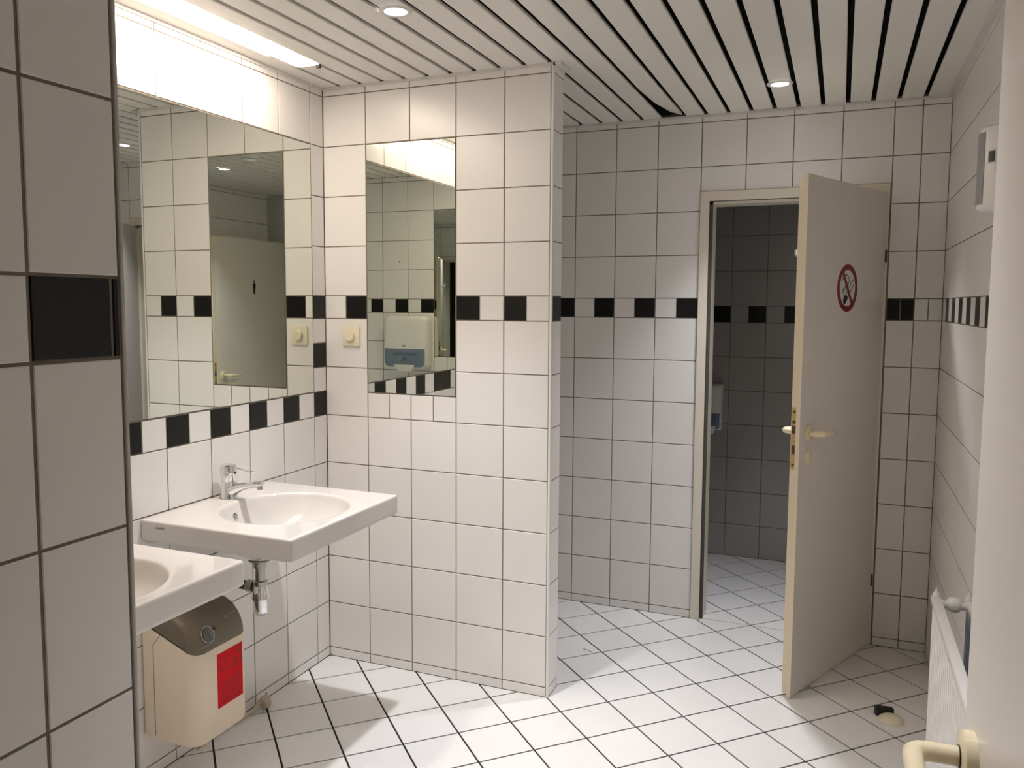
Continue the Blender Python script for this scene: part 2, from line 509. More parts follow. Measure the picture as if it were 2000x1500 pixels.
# ------------------------------------------------------------------ ceiling
cb = MB()
cb.box((-0.1, YE - 0.12, ZC + 0.06), (R + 0.1, D + 0.12, ZC + 0.16))
cb.box((0, D - 0.003, ZC + 0.0115), (R, D + 0.01, ZC + 0.061)).box((0, YF - 0.01, ZC + 0.0115), (XV, YF + 0.003, ZC + 0.061)).box((-0.01, YF, ZC + 0.0115), (0.003, D, ZC + 0.061)).box((R - 0.003, YE, ZC + 0.0115), (R + 0.01, D, ZC + 0.061))  # black skirts added over the lit wall tops so the slat gaps stay dark
cb.box((0, -0.003, ZC + 0.0115), (PW + 0.003, PT + 0.003, ZC + 0.061))
ceil = cb.build('ceiling', 'dark')
tag(ceil, 'ceiling of white metal slats with black gaps between', 'ceiling', kind='structure')
def slat_mesh(x0, x1, y0, y1, droop=0.0):
    b = MB()
    t = 0.011; e = 0.0025; n = 12 if droop else 1
    rings = []
    for k in range(n + 1):
        y = y0 + (y1 - y0) * k / n
        f = max(0.0, (k / n - 0.82) / 0.18) ** 2 * droop if droop else 0
        dl = 0.026 * f / droop if droop else 0
        rings.append([(x0 + dl, y, ZC + t + f), (x0 + dl, y, ZC + e + f), (x0 + e + dl, y, ZC + f), (x1 - e, y, ZC + f * 0.3), (x1, y, ZC + e + f * 0.3), (x1, y, ZC + t + f * 0.3)])
    b.loft(rings, close=True)
    return b
GK = [0.083 + 0.0994 * k for k in range(24)]
edges = [0.0] + GK + [R]
for a, c in zip(edges[:-1], edges[1:]):
    x0 = a + (0.009 if a > 0 else 0.0); x1 = c - (0.009 if c < R - 1e-6 else 0.0)
    if x1 - x0 < 0.01: continue
    segs = []
    ystart = YE + 0.002 if x0 > XV - 0.02 else YF
    if x1 < PW + 0.01: segs = [(YF, -0.001), (PT + 0.001, D)]
    elif x0 < XV < x1: segs = [(YF, D)]
    else: segs = [(ystart, D)]
    for y0, y1 in segs:
        if abs(x0 - 0.092) < 0.005 and y1 < 0: 
            slat_mesh(x0, x1, -0.282, y1).build('ceiling_slat', 'slat', ceil)
            slat_mesh(x0, x1, YF, -1.892).build('ceiling_slat', 'slat', ceil)
            continue
        dr = 0.022 if abs(x0 - (GK[11] + 0.009)) < 0.01 else 0.0
        yy = y1 - (0.012 if (dr or random.random() < 0.25) and y1 == D else 0.0)
        o = slat_mesh(x0, x1, y0, yy, dr).build('ceiling_slat', 'slat', ceil)
        if dr: o['label'] = 'slat with its far end bent up out of line'
# cubicle and corridor ceilings
b = MB().box((0.8, D + 0.1, 2.42), (R + 0.1, CY + 0.1, 2.5)).box((0.2, -4.3, 2.42), (3.1, YE - 0.12, 2.5))
b.build('cover_panel', 'plaster', ceil)

# wall-ceiling trims
def trim(name, a, b_, label, m='trimwhite'):
    o = MB().box(a, b_).build(name, m)
    tag(o, label, 'trim', kind='structure')
    return o
trim('trim_1', (0, -0.006, ZC - 0.010), (PW + 0.006, 0.0, ZC + 0.001), 'thin white ceiling strip along the top of the partition')
trim('trim_2', (0, D - 0.007, ZC - 0.010), (R, D, ZC + 0.001), 'thin white ceiling strip along the far wall')
trim('trim_3', (0, YF, ZC - 0.012), (0.006, -0.006, ZC + 0.001), 'thin white ceiling strip above the left wall')
trim('trim_4', (R - 0.02, YE, ZC - 0.008), (R, D - 0.007, ZC - 0.001), 'flat white ceiling angle along the right wall')
b = MB()
b.box((PW, -0.006, ZC - 0.010), (PW + 0.03, 0.10, ZC - 0.0005)).box((PW + 0.0, 0.0, ZC - 0.012), (PW + 0.006, PT, ZC))
tag(b.build('trim_5', 'trimwhite'), 'loose white plastic angle above the partition end', 'trim', kind='structure')
# corner edge profiles
b = MB().loft([[(PW + 0.0006 + x, y, z) for x, y in [(-0.0085, -0.0012), (-0.002, -0.0012), (0.0, 0.0), (0.0008, 0.0085), (-0.004, 0.0085), (-0.0085, 0.004)]] for z in (0.0, ZC - 0.01)])
tag(b.build('trim_6', 'whiteplastic'), 'white plastic edge profile on the outer corner of the partition', 'trim', kind='structure')
b = MB().box((XV - 0.008, YF - 0.0025, 0), (XV + 0.001, YF + 0.004, ZC))
tag(b.build('trim_7', 'trimgrey', bevel=0.002), 'grey edge profile on the corner of the front wall at left', 'trim', kind='structure')

# ------------------------------------------------------------------ mirrors
def mirror(name, a, b_, n, label):
    o = empty(name, ((a[0] + b_[0]) / 2, (a[1] + b_[1]) / 2, a[2]))
    tag(o, label, 'mirror')
    x0, y0, z0 = [a[i] - o.location[i] for i in range(3)]; x1, y1, z1 = [b_[i] - o.location[i] for i in range(3)]
    MB().box((x0, y0, z0), (x1, y1, z1)).build('mirror_edge', 'mirror_edge', o)
    m = MB()
    k = 0.0006; N = Vector(n)
    if n[0]:
        x = (x1 if n[0] > 0 else x0) + 0.0002 * n[0]
        c = [(x, y0 + k, z0 + k), (x, y1 - k, z0 + k), (x, y1 - k, z1 - k), (x, y0 + k, z1 - k)]
    else:
        y = (y1 if n[1] > 0 else y0) + 0.0002 * n[1]
        c = [(x0 + k, y, z0 + k), (x1 - k, y, z0 + k), (x1 - k, y, z1 - k), (x0 + k, y, z1 - k)]
    back = [tuple(p[i] - 0.0001 * n[i] for i in range(3)) for p in c]
    m.loft([back, c])
    m.build('glass', 'mirror', o)
    return o
mg = 0.0035
mirror('wall_mirror', (-0.002, -2.087 + mg, MZ0 + mg), (0.0002, -0.087 - mg, MZ1 - mg), (1, 0, 0), 'wide frameless mirror on the left wall above both wash basins')
mirror('wall_mirror', (0.2 + mg, -0.0002, MZ0 + mg), (0.6 - mg, 0.002, MZ1 - mg), (0, -1, 0), 'tall narrow mirror set in the tiles of the partition wall')
mirror('wall_mirror', (0.2 + mg, YF - 0.002, MZ0 + mg), (0.6 - mg, YF + 0.0002, MZ1 - mg), (0, 1, 0), 'tall narrow mirror beside the towel dispenser on the front wall')

# ------------------------------------------------------------------ lamps
st = empty('strip_light', (0.14, -1.087, ZC))
tag(st, 'long glowing opal strip light in the ceiling above the wide mirror', 'lamp')
pr = [(-0.048, 0.003), (-0.048, -0.0008), (0.048, -0.0008), (0.048, 0.003)]
MB().loft([[(x, -0.64, z) for x, z in pr], [(x, 0.64, z) for x, z in pr]]).build('diffuser', 'strip', st)
for sg_ in (-1, 1):      # the tube stops short of the ends of its lens
    MB().loft([[(x, sg_ * 0.64, z) for x, z in pr], [(x, sg_ * 0.796, z) for x, z in pr]]).build('diffuser_end', 'strip_end', st)
b = MB().box((-0.048, -0.805, 0.003), (0.048, 0.805, 0.04))
b.build('housing', 'trimwhite', st)
b = MB().box((0.034, 0.794, -0.012), (0.050, 0.804, 0.002))
o = b.build('end_cap', 'blackplastic', st); o['label'] = 'black end cap'

def downlight(x, y, power, label, cone=90):
    t = empty('downlight', (x, y, ZC))
    tag(t, label, 'lamp', 'round ceiling downlights')
    MB().lathe([(0.033, -0.001), (0.034, -0.004), (0.040, -0.006), (0.047, -0.005), (0.050, -0.0005)], n=40, cap0=False, cap1=False).build('ring', 'trimwhite', t, smooth=50)
    MB().lathe([(0.0335, -0.0015), (0.030, -0.0025), (0.0001, -0.0035)], n=32).build('bulb', 'bulb', t, smooth=60)
    ld = bpy.data.lights.new('spot', 'SPOT')
    ld.energy = power; ld.spot_size = math.radians(cone); ld.spot_blend = 1.0; ld.shadow_soft_size = 0.03
    ld.color = (0.95, 0.96, 1.0)
    lo = bpy.data.objects.new('spot', ld)
    lo.location = (0, 0, -0.010)
    link(lo, t)
    return t
downlight(0.722, -0.67, SPOT_POWER['basin'], 'round ceiling downlight left, in front of the partition', 80)
downlight(1.722, 0.596, SPOT_POWER['back'], 'round ceiling downlight right, near the far wall before the cubicle door')
downlight(1.767, -1.456, SPOT_POWER['entry'], 'round ceiling downlight near the entrance, seen only in the mirrors')
sd = empty('smoke_detector', (1.30, -1.137, ZC))
tag(sd, 'flat white round smoke detector on the ceiling slats, seen in mirror', 'smoke detector')
MB().lathe([(0.0001, -0.034), (0.03, -0.033), (0.042, -0.026), (0.045, -0.020)], n=32, cap0=True, cap1=True).build('sensor_head', 'whiteplastic', sd, smooth=45)
MB().lathe([(0.050, -0.017), (0.055, -0.012), (0.055, 0.0)], n=32).build('base', 'whiteplastic', sd, smooth=45)

# ------------------------------------------------------------------ wash basins
def basin_parts(root):
    W, DP, T = 0.305, 0.563, 0.067      # half width (y), depth (x), slab thickness ; local origin at wall, basin axis
    ZT = 0.0
    bc = (0.315, 0.0); rb = 0.207
    nside = 14
    def outline(ins, r=0.010):
        return rrect(0.0 + ins * 0.0, -W + ins, DP - ins, W - ins, [0.004, r, r, 0.004], 4)
    def resample(poly, angs):
        out = []
        for a in angs:
            d = (math.cos(a), math.sin(a)); best = None
            for i in range(len(poly)):
                p, q_ = poly[i], poly[(i + 1) % len(poly)]
                ex, ey = q_[0] - p[0], q_[1] - p[1]
                den = d[0] * ey - d[1] * ex
                if abs(den) < 1e-12: continue
                px, py = p[0] - bc[0], p[1] - bc[1]
                t = (px * ey - py * ex) / den; s_ = (px * d[1] - py * d[0]) / den
                if t > 0 and -1e-6 <= s_ <= 1 + 1e-6:
                    if best is None or t > best: best = t
            out.append((bc[0] + d[0] * best, bc[1] + d[1] * best))
        return out
    base = outline(0.0)
    angs = set(math.atan2(p[1] - bc[1], p[0] - bc[0]) for p in base)
    angs |= set(-PI + 2 * PI * i / 72 + 0.011 for i in range(72))
    angs = sorted(angs)
    ang2 = [angs[0]]
    for a in angs[1:]:
        if a - ang2[-1] > 0.004: ang2.append(a)
    angs = ang2
    def ring_o(ins, z): return [(x, y, z) for x, y in resample(outline(ins), angs)]
    def ring_c(cx0, r, z): return [(cx0 + r * math.cos(a), r * math.sin(a), z) for a in angs]
    rings = []
    # underside: from waste upwards and outwards
    rings += [ring_c(0.205, 0.03, -0.186), ring_c(0.21, 0.05, -0.180), ring_c(0.25, 0.11, -0.150), ring_c(0.30, 0.185, -0.10), ring_c(0.31, 0.225, -T)]
    rings += [ring_o(0.012, -T), ring_o(0.003, -T), ring_o(0.0, -T + 0.004), ring_o(0.0, -T + 0.010), ring_o(0.0, -0.010), ring_o(0.0, -0.006), ring_o(0.0012, -0.0025), ring_o(0.0035, -0.0006), ring_o(0.007, 0.0), ring_o(0.016, 0.0)]
    rings += [ring_c(bc[0], rb + 0.014, 0.0), ring_c(bc[0], rb + 0.004, 0.0), ring_c(bc[0], rb + 0.0005, -0.0012), ring_c(bc[0], rb - 0.002, -0.0045), ring_c(bc[0] - 0.0005, rb - 0.005, -0.013), ring_c(bc[0] - 0.003, rb - 0.013, -0.035),
              ring_c(bc[0] - 0.010, rb - 0.030, -0.066), ring_c(bc[0] - 0.03, rb - 0.062, -0.097), ring_c(bc[0] - 0.06, rb - 0.11, -0.122), ring_c(bc[0] - 0.1, 0.045, -0.135), ring_c(0.205, 0.024, -0.139)]
    MB().loft(rings).build('bowl', 'ceramic', root, smooth=40)
    MB().lathe([(0.024, -0.1395), (0.023, -0.136), (0.013, -0.1355), (0.012, -0.139)], (0.205, 0, 0), n=28).build('waste', 'chrome', root, smooth=40)
    o = MB().lathe([(0.011, 0), (0.011, 0.002), (0.007, 0.003), (0.006, 0.001)], (0.1235, -0.02, -0.045), (0.9, 0.1, 0.42), n=20).build('overflow', 'chrome_dull', root, smooth=40)
    # cast bracket under the rear edge
    MB().box((0.001, -W + 0.02, -T - 0.012), (0.03, W - 0.02, -T + 0.002)).build('rear_lip', 'ceramic', root, bevel=0.003)
BY = (-0.70, -1.505)
BL = ('white square wash basin with round bowl nearest the partition', 'second white wash basin, cut off by the wall at left')
for k in range(2):
    rt_ = empty('wash_basin', (0.0008, BY[k], 0.841))
    tag(rt_, BL[k], 'basin', 'wash basins on the left wall')
    if k == 0:
        basin_parts(rt_)
        mt = Matrix.Translation((0.078, -0.3053, -0.020)) @ Matrix.Rotation(PI / 2, 4, 'X')
        o = textmesh('LAUFEN', 0.0095, 'logo', 'teal', rt_, mt); o['label'] = 'small dark green lettering'
        proto = rt_
    else:
        for ch in proto.children:
            c = ch.copy(); C.objects.link(c); c.parent = rt_

# faucets
def faucet_parts(t):
    MB().lathe([(0.0315, 0), (0.0315, 0.003), (0.0295, 0.008), (0.0275, 0.04), (0.0265, 0.060)], n=40).build('base', 'chrome', t, smooth=40)
    MB().lathe([(0.0245, 0.058), (0.0255, 0.0605), (0.0255, 0.083), (0.0275, 0.0845), (0.0280, 0.108), (0.0265, 0.114), (0.018, 0.1175), (0.0002, 0.118)], n=40).build('cartridge_head', 'chrome', t, smooth=40)
    pts = [(0.004, 0, 0.024), (0.022, 0, 0.031), (0.042, 0, 0.040), (0.072, 0, 0.048), (0.105, 0, 0.055), (0.130, 0, 0.060), (0.140, 0, 0.061)]
    MB().tube(pts, [0.0255, 0.0225, 0.0175, 0.0138, 0.0122, 0.0118, 0.0095], n=20, sq=0.9).build('spout', 'chrome', t, smooth=50)
    MB().lathe([(0.0102, 0), (0.0102, 0.016), (0.0088, 0.0175), (0.0085, 0.014)], (0.130, 0, 0.058), (0.1, 0, -1), n=24).build('aerator', 'chrome_dull', t, smooth=40)
    b = MB()
    rr = []
    for s_, (x, z, hw, hh) in enumerate([(0.015, 0.104, 0.008, 0.0055), (0.03, 0.1055, 0.0065, 0.004), (0.06, 0.103, 0.0055, 0.003), (0.09, 0.1, 0.0055, 0.0028), (0.108, 0.0985, 0.0052, 0.0026), (0.111, 0.0985, 0.003, 0.0015)]):
        rr.append([(x, hw * math.cos(a), z + hh * math.sin(a)) for a in [2 * PI * i / 12 for i in range(12)]])
    b.loft(rr).build('lever', 'chrome', t, smooth=50)
    o = MB().disc((0.0276, 0.0, 0.090), 0.004, (1, 0, 0), 0.001, 12).build('marker', 'blackplastic', t)
FL = ('chrome single-lever faucet on the basin nearest the partition', 'chrome single-lever faucet on the second basin at left')
for k in range(2):
    f = empty('faucet', (0.058, BY[k] + 0.028, 0.841))
    tag(f, FL[k], 'faucet', 'basin faucets')
    if k == 0: faucet_parts(f); fproto = f
    else:
        for ch in fproto.children:
            c = ch.copy(); C.objects.link(c); c.parent = f

# bottle traps
def trap_parts(t):
    # local origin on the waste axis at the underside of the bowl (z=0.655 world)
    MB().lathe([(0.030, 0.0), (0.0385, -0.002), (0.0385, -0.0045), (0.030, -0.011), (0.020, -0.015)], n=36).build('flange', 'chrome_dull', t, smooth=40)
    MB().lathe([(0.0215, -0.012), (0.0215, -0.030), (0.017, -0.031)], n=32).build('upper_nut', 'chrome_dull', t, smooth=40)
    MB().lathe([(0.0165, -0.028), (0.0165, -0.085)], n=32).build('tailpipe', 'chrome_dull', t, smooth=40)
    MB().lathe([(0.018, -0.074), (0.024, -0.077), (0.024, -0.09), (0.021, -0.093)], n=32).build('lower_nut', 'chrome_dull', t, smooth=40)
    n = 48
    rings = []
    for r, hgt in [(0.021, -0.090), (0.0235, -0.095), (0.0305, -0.132), (0.0305, -0.136), (0.027, -0.138)]:
        rings.append([((r * (1 + (0.055 if (i // 3) % 2 else 0.0) * (1 if hgt < -0.092 else 0))) * math.cos(2 * PI * i / n), (r * (1 + (0.055 if (i // 3) % 2 else 0) * (1 if hgt < -0.092 else 0))) * math.sin(2 * PI * i / n), hgt) for i in range(n)])
    MB().loft(rings).build('ribbed_collar', 'chrome', t, smooth=30)
    MB().lathe([(0.0255, -0.136), (0.0255, -0.178), (0.0235, -0.188), (0.016, -0.1935), (0.0002, -0.1945)], n=36).build('cup', 'chrome', t, smooth=45)
    MB().tube([(-0.01, 0, -0.100), (-0.05, 0.0, -0.100), (-0.204, 0, -0.100)], 0.016, n=18).build('wall_pipe', 'brownpipe', t, smooth=40)
    MB().lathe([(0.021, 0.026), (0.021, 0.052), (0.017, 0.054)], (0, 0, -0.100), (-1, 0, 0), n=12).build('outlet_nut', 'chrome_dull', t, smooth=25)
    MB().lathe([(0.036, 0), (0.034, 0.006), (0.018, 0.012)], (-0.2045, 0, -0.100), (1, 0, 0), n=28).build('wall_rosette', 'chrome_dull', t, smooth=40)
TL = ('chrome bottle trap hanging under the basin nearest the partition', 'chrome bottle trap under the second basin at left')
for k in range(2):
    t = empty('bottle_trap', (0.206, BY[k], 0.655))
    tag(t, TL[k], 'trap', 'bottle traps under the basins')
    if k == 0: trap_parts(t); tproto = t
    else:
        for ch in tproto.children:
            c = ch.copy(); C.objects.link(c); c.parent = t

# ------------------------------------------------------------------ water heater
hx = empty('water_heater', (0.0, -0.897, 0.145))
tag(hx, 'small cream water heater with olive top hung below the basins', 'water heater')
HW, HD = 0.124, 0.216
out = rrect(0.002, -HW, HD, HW, [0.012, 0.045, 0.045, 0.012], 7)
zt = lambda x: 0.372 - max(0.0, (x - 0.02)) * 0.40
def sc_out(s, cx0=0.1, sy_=None): return [(cx0 + (x - cx0) * s, y * (s if sy_ is None else sy_)) for x, y in out]
rings = [[(x, y, 0.0) for x, y in sc_out(0.90)], [(x, y, 0.004) for x, y in sc_out(0.965)], [(x, y, 0.014) for x, y in out], [(x, y, zt(x) - 0.003) for x, y in out], [(x, y, zt(x)) for x, y in sc_out(0.985)]]
MB().loft(rings).build('body', 'cream_heater', hx, smooth=40)
prof = [(0.2165, 0.297), (0.2145, 0.310), (0.207, 0.333), (0.194, 0.356), (0.172, 0.380), (0.142, 0.396), (0.10, 0.405), (0.04, 0.408), (0.006, 0.402)]
def xmax(y):
    a_ = abs(y) - 0.079
    return 0.216 if a_ <= 0 else 0.171 + math.sqrt(max(0.0, 0.045 ** 2 - a_ ** 2))
rings = []
for y, hs in [(-0.1225, 0.72), (-0.121, 0.82), (-0.118, 0.90), (-0.112, 0.955), (-0.102, 0.985), (-0.085, 1.0), (0.085, 1.0), (0.102, 0.985), (0.112, 0.955), (0.118, 0.90), (0.121, 0.82), (0.1225, 0.72)]:
    xm = xmax(y); k = xm / 0.216; zb = zt(xm)
    top = [(x * k - 0.001, y, zb + (z - 0.297) * (0.408 - zb) / (0.408 - 0.297) * hs + 0.004) for x, z in prof]
    bot = [(x * k - 0.001, y, zt(x * k) - 0.002) for x, z in reversed(prof)]
    rings.append(top + bot)
MB().loft(rings).build('cap', 'olive', hx, smooth=35)
MB().loft([[(x * 1.0, y, zt(x) - 0.001) for x, y in sc_out(0.992)], [(x, y, zt(x) + 0.003) for x, y in sc_out(0.992)]]).build('seam', 'blackplastic', hx)
b = MB()
for sg_ in (-1, 1):
    y0_ = sg_ * (HW + 0.0002)
    b.loft([[(0.050, y0_ - 0.0006, 0.02), (0.0525, y0_ - 0.0006, 0.02), (0.0525, y0_ + 0.0006, 0.02), (0.050, y0_ + 0.0006, 0.02)], [(0.050, y0_ - 0.0006, 0.31), (0.0525, y0_ - 0.0006, 0.31), (0.0525, y0_ + 0.0006, 0.31), (0.050, y0_ + 0.0006, 0.31)],
            [(0.080, y0_ - 0.0006, 0.346), (0.0825, y0_ - 0.0006, 0.346), (0.0825, y0_ + 0.0006, 0.346), (0.080, y0_ + 0.0006, 0.346)]])
    b.build('shell_seam', 'grey', hx) if sg_ < 0 else None
    b = MB()
# raised console with dial on the left half of the sloping cap
sl = Vector((0.89, 0.0, 0.455)).normalized()
dial_o = Vector((0.2035, -0.062, 0.341))
ups = Vector((-0.455, 0, 0.89)).normalized()
yv = Vector((0, 1, 0))
def on_slope(u, v, hgt): return dial_o + yv * u + ups * v + sl * hgt
b = MB()
b.loft([[on_slope(u, v, -0.02) for u, v in [(-0.058, -0.036), (0.040, -0.040), (0.056, 0.0), (0.034, 0.044), (-0.050, 0.042)]],
        [on_slope(u, v, 0.004) for u, v in [(-0.036, -0.030), (0.028, -0.033), (0.042, 0.0), (0.022, 0.032), (-0.032, 0.032)]]])
b.build('console', 'olive', hx, bevel=0.004, smooth=40)
b = MB().lathe([(0.0265, 0.003), (0.0265, 0.009), (0.0235, 0.010), (0.0215, 0.0055)], dial_o, sl, n=32)
b.build('dial_ring', 'chrome_dull', hx, smooth=35)
b = MB().lathe([(0.0215, 0.003), (0.0205, 0.013), (0.018, 0.0145), (0.0001, 0.0145)], dial_o, sl, n=32)
b.box((0, 0, 0), (0, 0, 0))
b = MB().lathe([(0.0215, 0.003), (0.0205, 0.013), (0.018, 0.0145), (0.0001, 0.0145)], dial_o, sl, n=32)
b.loft([[on_slope(u, v, 0.013) for u, v in [(-0.003, -0.018), (0.003, -0.018), (0.003, 0.018), (-0.003, 0.018)]], [on_slope(u, v, 0.017) for u, v in [(-0.0015, -0.015), (0.0015, -0.015), (0.0015, 0.015), (-0.0015, 0.015)]]])
b.build('dial', 'dialgrey', hx, smooth=35)
o = MB().lathe([(0.0055, 0.002), (0.0055, 0.005), (0.0001, 0.006)], on_slope(0.036, 0.008, 0.001), sl, n=16)  .build('indicator', 'blackplastic', hx, smooth=40)
# pale brand mark on the right of the cap: ring and bar, too small to read
b = MB().lathe([(0.005, 0.0), (0.005, 0.006)], Vector((0.186, 0.040, 0.361)), sl, n=14)
for k in range(7): 
    p = Vector((0.186, 0.051 + 0.006 * k, 0.3615))
    b.loft([[p + yv * u + ups * v - sl * 0.004 for u, v in [(0, 0), (0.0035, 0), (0.0035, 0.004), (0, 0.004)]], [p + yv * u + ups * v + sl * 0.003 for u, v in [(0, 0), (0.0035, 0), (0.0035, 0.004), (0, 0.004)]]])
b.build('brand_mark', 'grey', hx)
# label
lab = MB().box((HD - 0.001, -0.030, 0.092), (HD + 0.0008, 0.086, 0.268)).build('label_sticker', 'red', hx)
lab['label'] = 'red paper label with small dark print'
b = MB()
xx = HD + 0.0007
rnd = random.Random(3)
def dash(y0, y1, z, hh=0.0022): b.box((xx, y0, z), (xx + 0.0004, y1, z + hh))
for z in (0.262, 0.254, 0.247, 0.240): dash(0.045 + rnd.random() * 0.01, 0.083, z)
for z in (0.248, 0.236, 0.224, 0.212, 0.203):
    y = -0.026
    while y < 0.03:
        l = 0.004 + rnd.random() * 0.007
        if rnd.random() < 0.75: dash(y, y + l, z, 0.004)
        y += l + 0.004 + rnd.random() * 0.003
for z in (0.222, 0.214, 0.205, 0.198): dash(0.04 + rnd.random() * 0.006, 0.066, z, 0.004)
for z in (0.225, 0.205): dash(0.076, 0.082, z, 0.012)
for z in (0.168, 0.156, 0.144, 0.132, 0.120, 0.108, 0.100):
    dash(-0.027, -0.021, z, 0.003)
    y = -0.012
    while y < 0.078:
        l = 0.008 + rnd.random() * 0.016
        dash(y, min(y + l, 0.082), z, 0.0035)
        y += l + 0.003
b.build('print', 'darkred', lab)['kind'] = 'stuff'
# pipes up to the basins
b = MB().tube([(0.06, -0.05, 0.40), (0.06, -0.05, 0.43), (0.05, -0.055, 0.45), (0.03, -0.06, 0.46), (0.004, -0.06, 0.462)], 0.006, n=10)
b.build('hot_pipe', 'brownpipe', hx, smooth=50)
b = MB().tube([(0.06, -0.095, 0.40), (0.06, -0.095, 0.44), (0.05, -0.10, 0.46), (0.03, -0.11, 0.47), (0.004, -0.11, 0.475)], 0.006, n=10)
b.build('cold_pipe', 'chrome_dull', hx, smooth=50)

# power cord and plug at the skirting
pc = empty('power_plug', (0.042, -0.49, 0.0))
tag(pc, 'round beige power plug lying on the floor by the left wall', 'plug')
MB().lathe([(0.008, 0.0), (0.020, 0.003), (0.024, 0.012), (0.024, 0.022), (0.019, 0.030), (0.006, 0.033)], (0, -0.016, 0.024), (0.25, 1, 0.1), n=28).build('plug_body', 'beige_rubber', pc, smooth=45)
MB().tube([(-0.008, -0.012, 0.03), (-0.005, -0.045, 0.018), (-0.012, -0.10, 0.012), (-0.022, -0.20, 0.006), (-0.026, -0.32, 0.004)], [0.010, 0.008, 0.006, 0.0038, 0.0036], n=10).build('cord', 'beige_rubber', pc, smooth=50)
MB().tube([(0.002, 0.01, 0.044), (0.0, 0.012, 0.056)], [0.005, 0.004], n=10).build('pin', 'beige_rubber', pc, smooth=50)

# ------------------------------------------------------------------ dimmer switch
dm = empty('dimmer_switch', (0.128, 0.0, 1.374))
tag(dm, 'square cream dimmer switch with round knob between the mirrors', 'switch')
MB().box((-0.0405, -0.010, -0.0405), (0.0405, -0.0002, 0.0405)).build('cover_plate', 'cream', dm, bevel=0.003, smooth=40)
MB().lathe([(0.0215, 0.0095), (0.0205, 0.022), (0.017, 0.0255), (0.0001, 0.026)], (0, 0, 0), (0, -1, 0), n=36).build('knob', 'cream', dm, smooth=40)

# ------------------------------------------------------------------ towel dispensers
def dispenser(loc, rz, wd, ht, dp, cover_frac, label, group=None, mw='dispenser_white'):
    t = empty('towel_dispenser', loc, rz)
    tag(t, label, 'dispenser', group)
    n = 6
    def outl(ins, y):   # front outline in xz, facing +y local
        return [(x, y, z) for x, z in rrect(-wd / 2 + ins, ins, wd / 2 - ins, ht - ins, 0.035 * wd / 0.35, n)]
    MB().loft([outl(0.002, 0.0008), outl(0.0, 0.02), outl(0.0, dp * 0.6), outl(0.006, dp * 0.86), outl(0.018, dp * 0.96), outl(0.035, dp)]).build('housing', mw, t, smooth=50)
    zw = ht * (1 - cover_frac)
    hw = wd / 2 - 0.012
    rings = []
    for ins, y in [(0.0, dp * 0.55), (0.0, dp * 0.93), (0.01, dp * 1.0), (0.02, dp * 1.015)]:
        rings.append([(x, y, z) for x, z in rrect(-hw + ins, 0.012 + ins, hw - ins, zw - ins * 0.1, [0.04 * wd / 0.35, 0.04 * wd / 0.35, 0.002, 0.002], n)])
    MB().loft(rings).build('window', 'smoke_blue', t, smooth=50)
    if wd > 0.2:
        b = MB().box((-0.10, dp * 1.0, zw - 0.048), (0.085, dp * 1.0165, zw - 0.026)).box((-0.022, dp * 1.0, zw - 0.085), (0.016, dp * 1.0165, zw - 0.056))
        b.loft([[(x, dp, z) for x, z in ((0, zw - 0.112), (0.007, zw - 0.102), (0, zw - 0.094), (-0.007, zw - 0.102))], [(x, dp * 1.0165, z) for x, z in ((0, zw - 0.112), (0.007, zw - 0.102), (0, zw - 0.094), (-0.007, zw - 0.102))]])
        b.build('window_print', 'smoke_dark', t)['kind'] = 'stuff'
    b = MB().loft([[(-0.25 * wd, dp * 0.3, 0.004), (0.25 * wd, dp * 0.3, 0.004), (0.25 * wd, dp * 1.03, 0.03), (-0.25 * wd, dp * 1.03, 0.03)],
                   [(-0.12 * wd, dp * 0.3, -0.022), (0.12 * wd, dp * 0.3, -0.022), (0.14 * wd, dp * 0.95, -0.018), (-0.14 * wd, dp * 0.95, -0.018)]])
    b.build('paper_outlet', mw, t, bevel=0.004, smooth=40)
    b = MB().loft([[(x, dp * 0.99, z) for x, z in rrect(-0.012, zw + 0.013, 0.012, zw + 0.025, 0.005, 3)], [(x, dp + 0.0012, z) for x, z in rrect(-0.012, zw + 0.013, 0.012, zw + 0.025, 0.005, 3)]])
    b.build('brand_mark', 'grey', t)
    return t
dispenser((0.777, YF, 1.062), 0.0, 0.335, 0.365, 0.105, 0.62, 'white towel dispenser with smoky blue window on the front wall, seen in mirror', 'paper towel dispensers')
dispenser((1.285, CY, 0.765), PI, 0.13, 0.28, 0.09, 0.62, 'narrow dispenser on the cubicle wall behind the left door jamb', 'paper towel dispensers')

# ------------------------------------------------------------------ air freshener
af = empty('air_freshener', (R, -0.535, 1.742))
tag(af, 'white bow-fronted air freshener high on the right wall', 'air freshener')
def bow(k, z, a0=-PI / 2, a1=PI / 2, hw=0.062, dp=0.098, n=18):
    pts = [(-0.0008, hw * k, z)]
    pts += [(-0.012 - (dp - 0.012) * k * math.cos(a0 + (a1 - a0) * i / n), -hw * k * math.sin(a0 + (a1 - a0) * i / n) * -1, z) for i in range(n, -1, -1)]
    pts += [(-0.0008, -hw * k, z)]
    return pts
MB().loft([bow(0.90, 0.0), bow(0.98, 0.004), bow(1.0, 0.012), bow(1.0, 0.188), bow(0.97, 0.197), bow(0.88, 0.2)]).build('housing', 'whiteplastic', af, smooth=40)
def bowp(a, e=0.0): return (-0.012 - (0.086 + e) * math.cos(a), (0.062 + e) * math.sin(a))
def patch(a0, a1, z0, z1, e0, e1, n=6):
    b = MB()
    pi = [bowp(a0 + (a1 - a0) * i / n, e0) for i in range(n + 1)]
    po = [bowp(a0 + (a1 - a0) * i / n, e1) for i in range(n + 1)]
    ring = pi + po[::-1]
    return b.loft([[(x, y, z0) for x, y in ring], [(x, y, z1) for x, y in ring]])
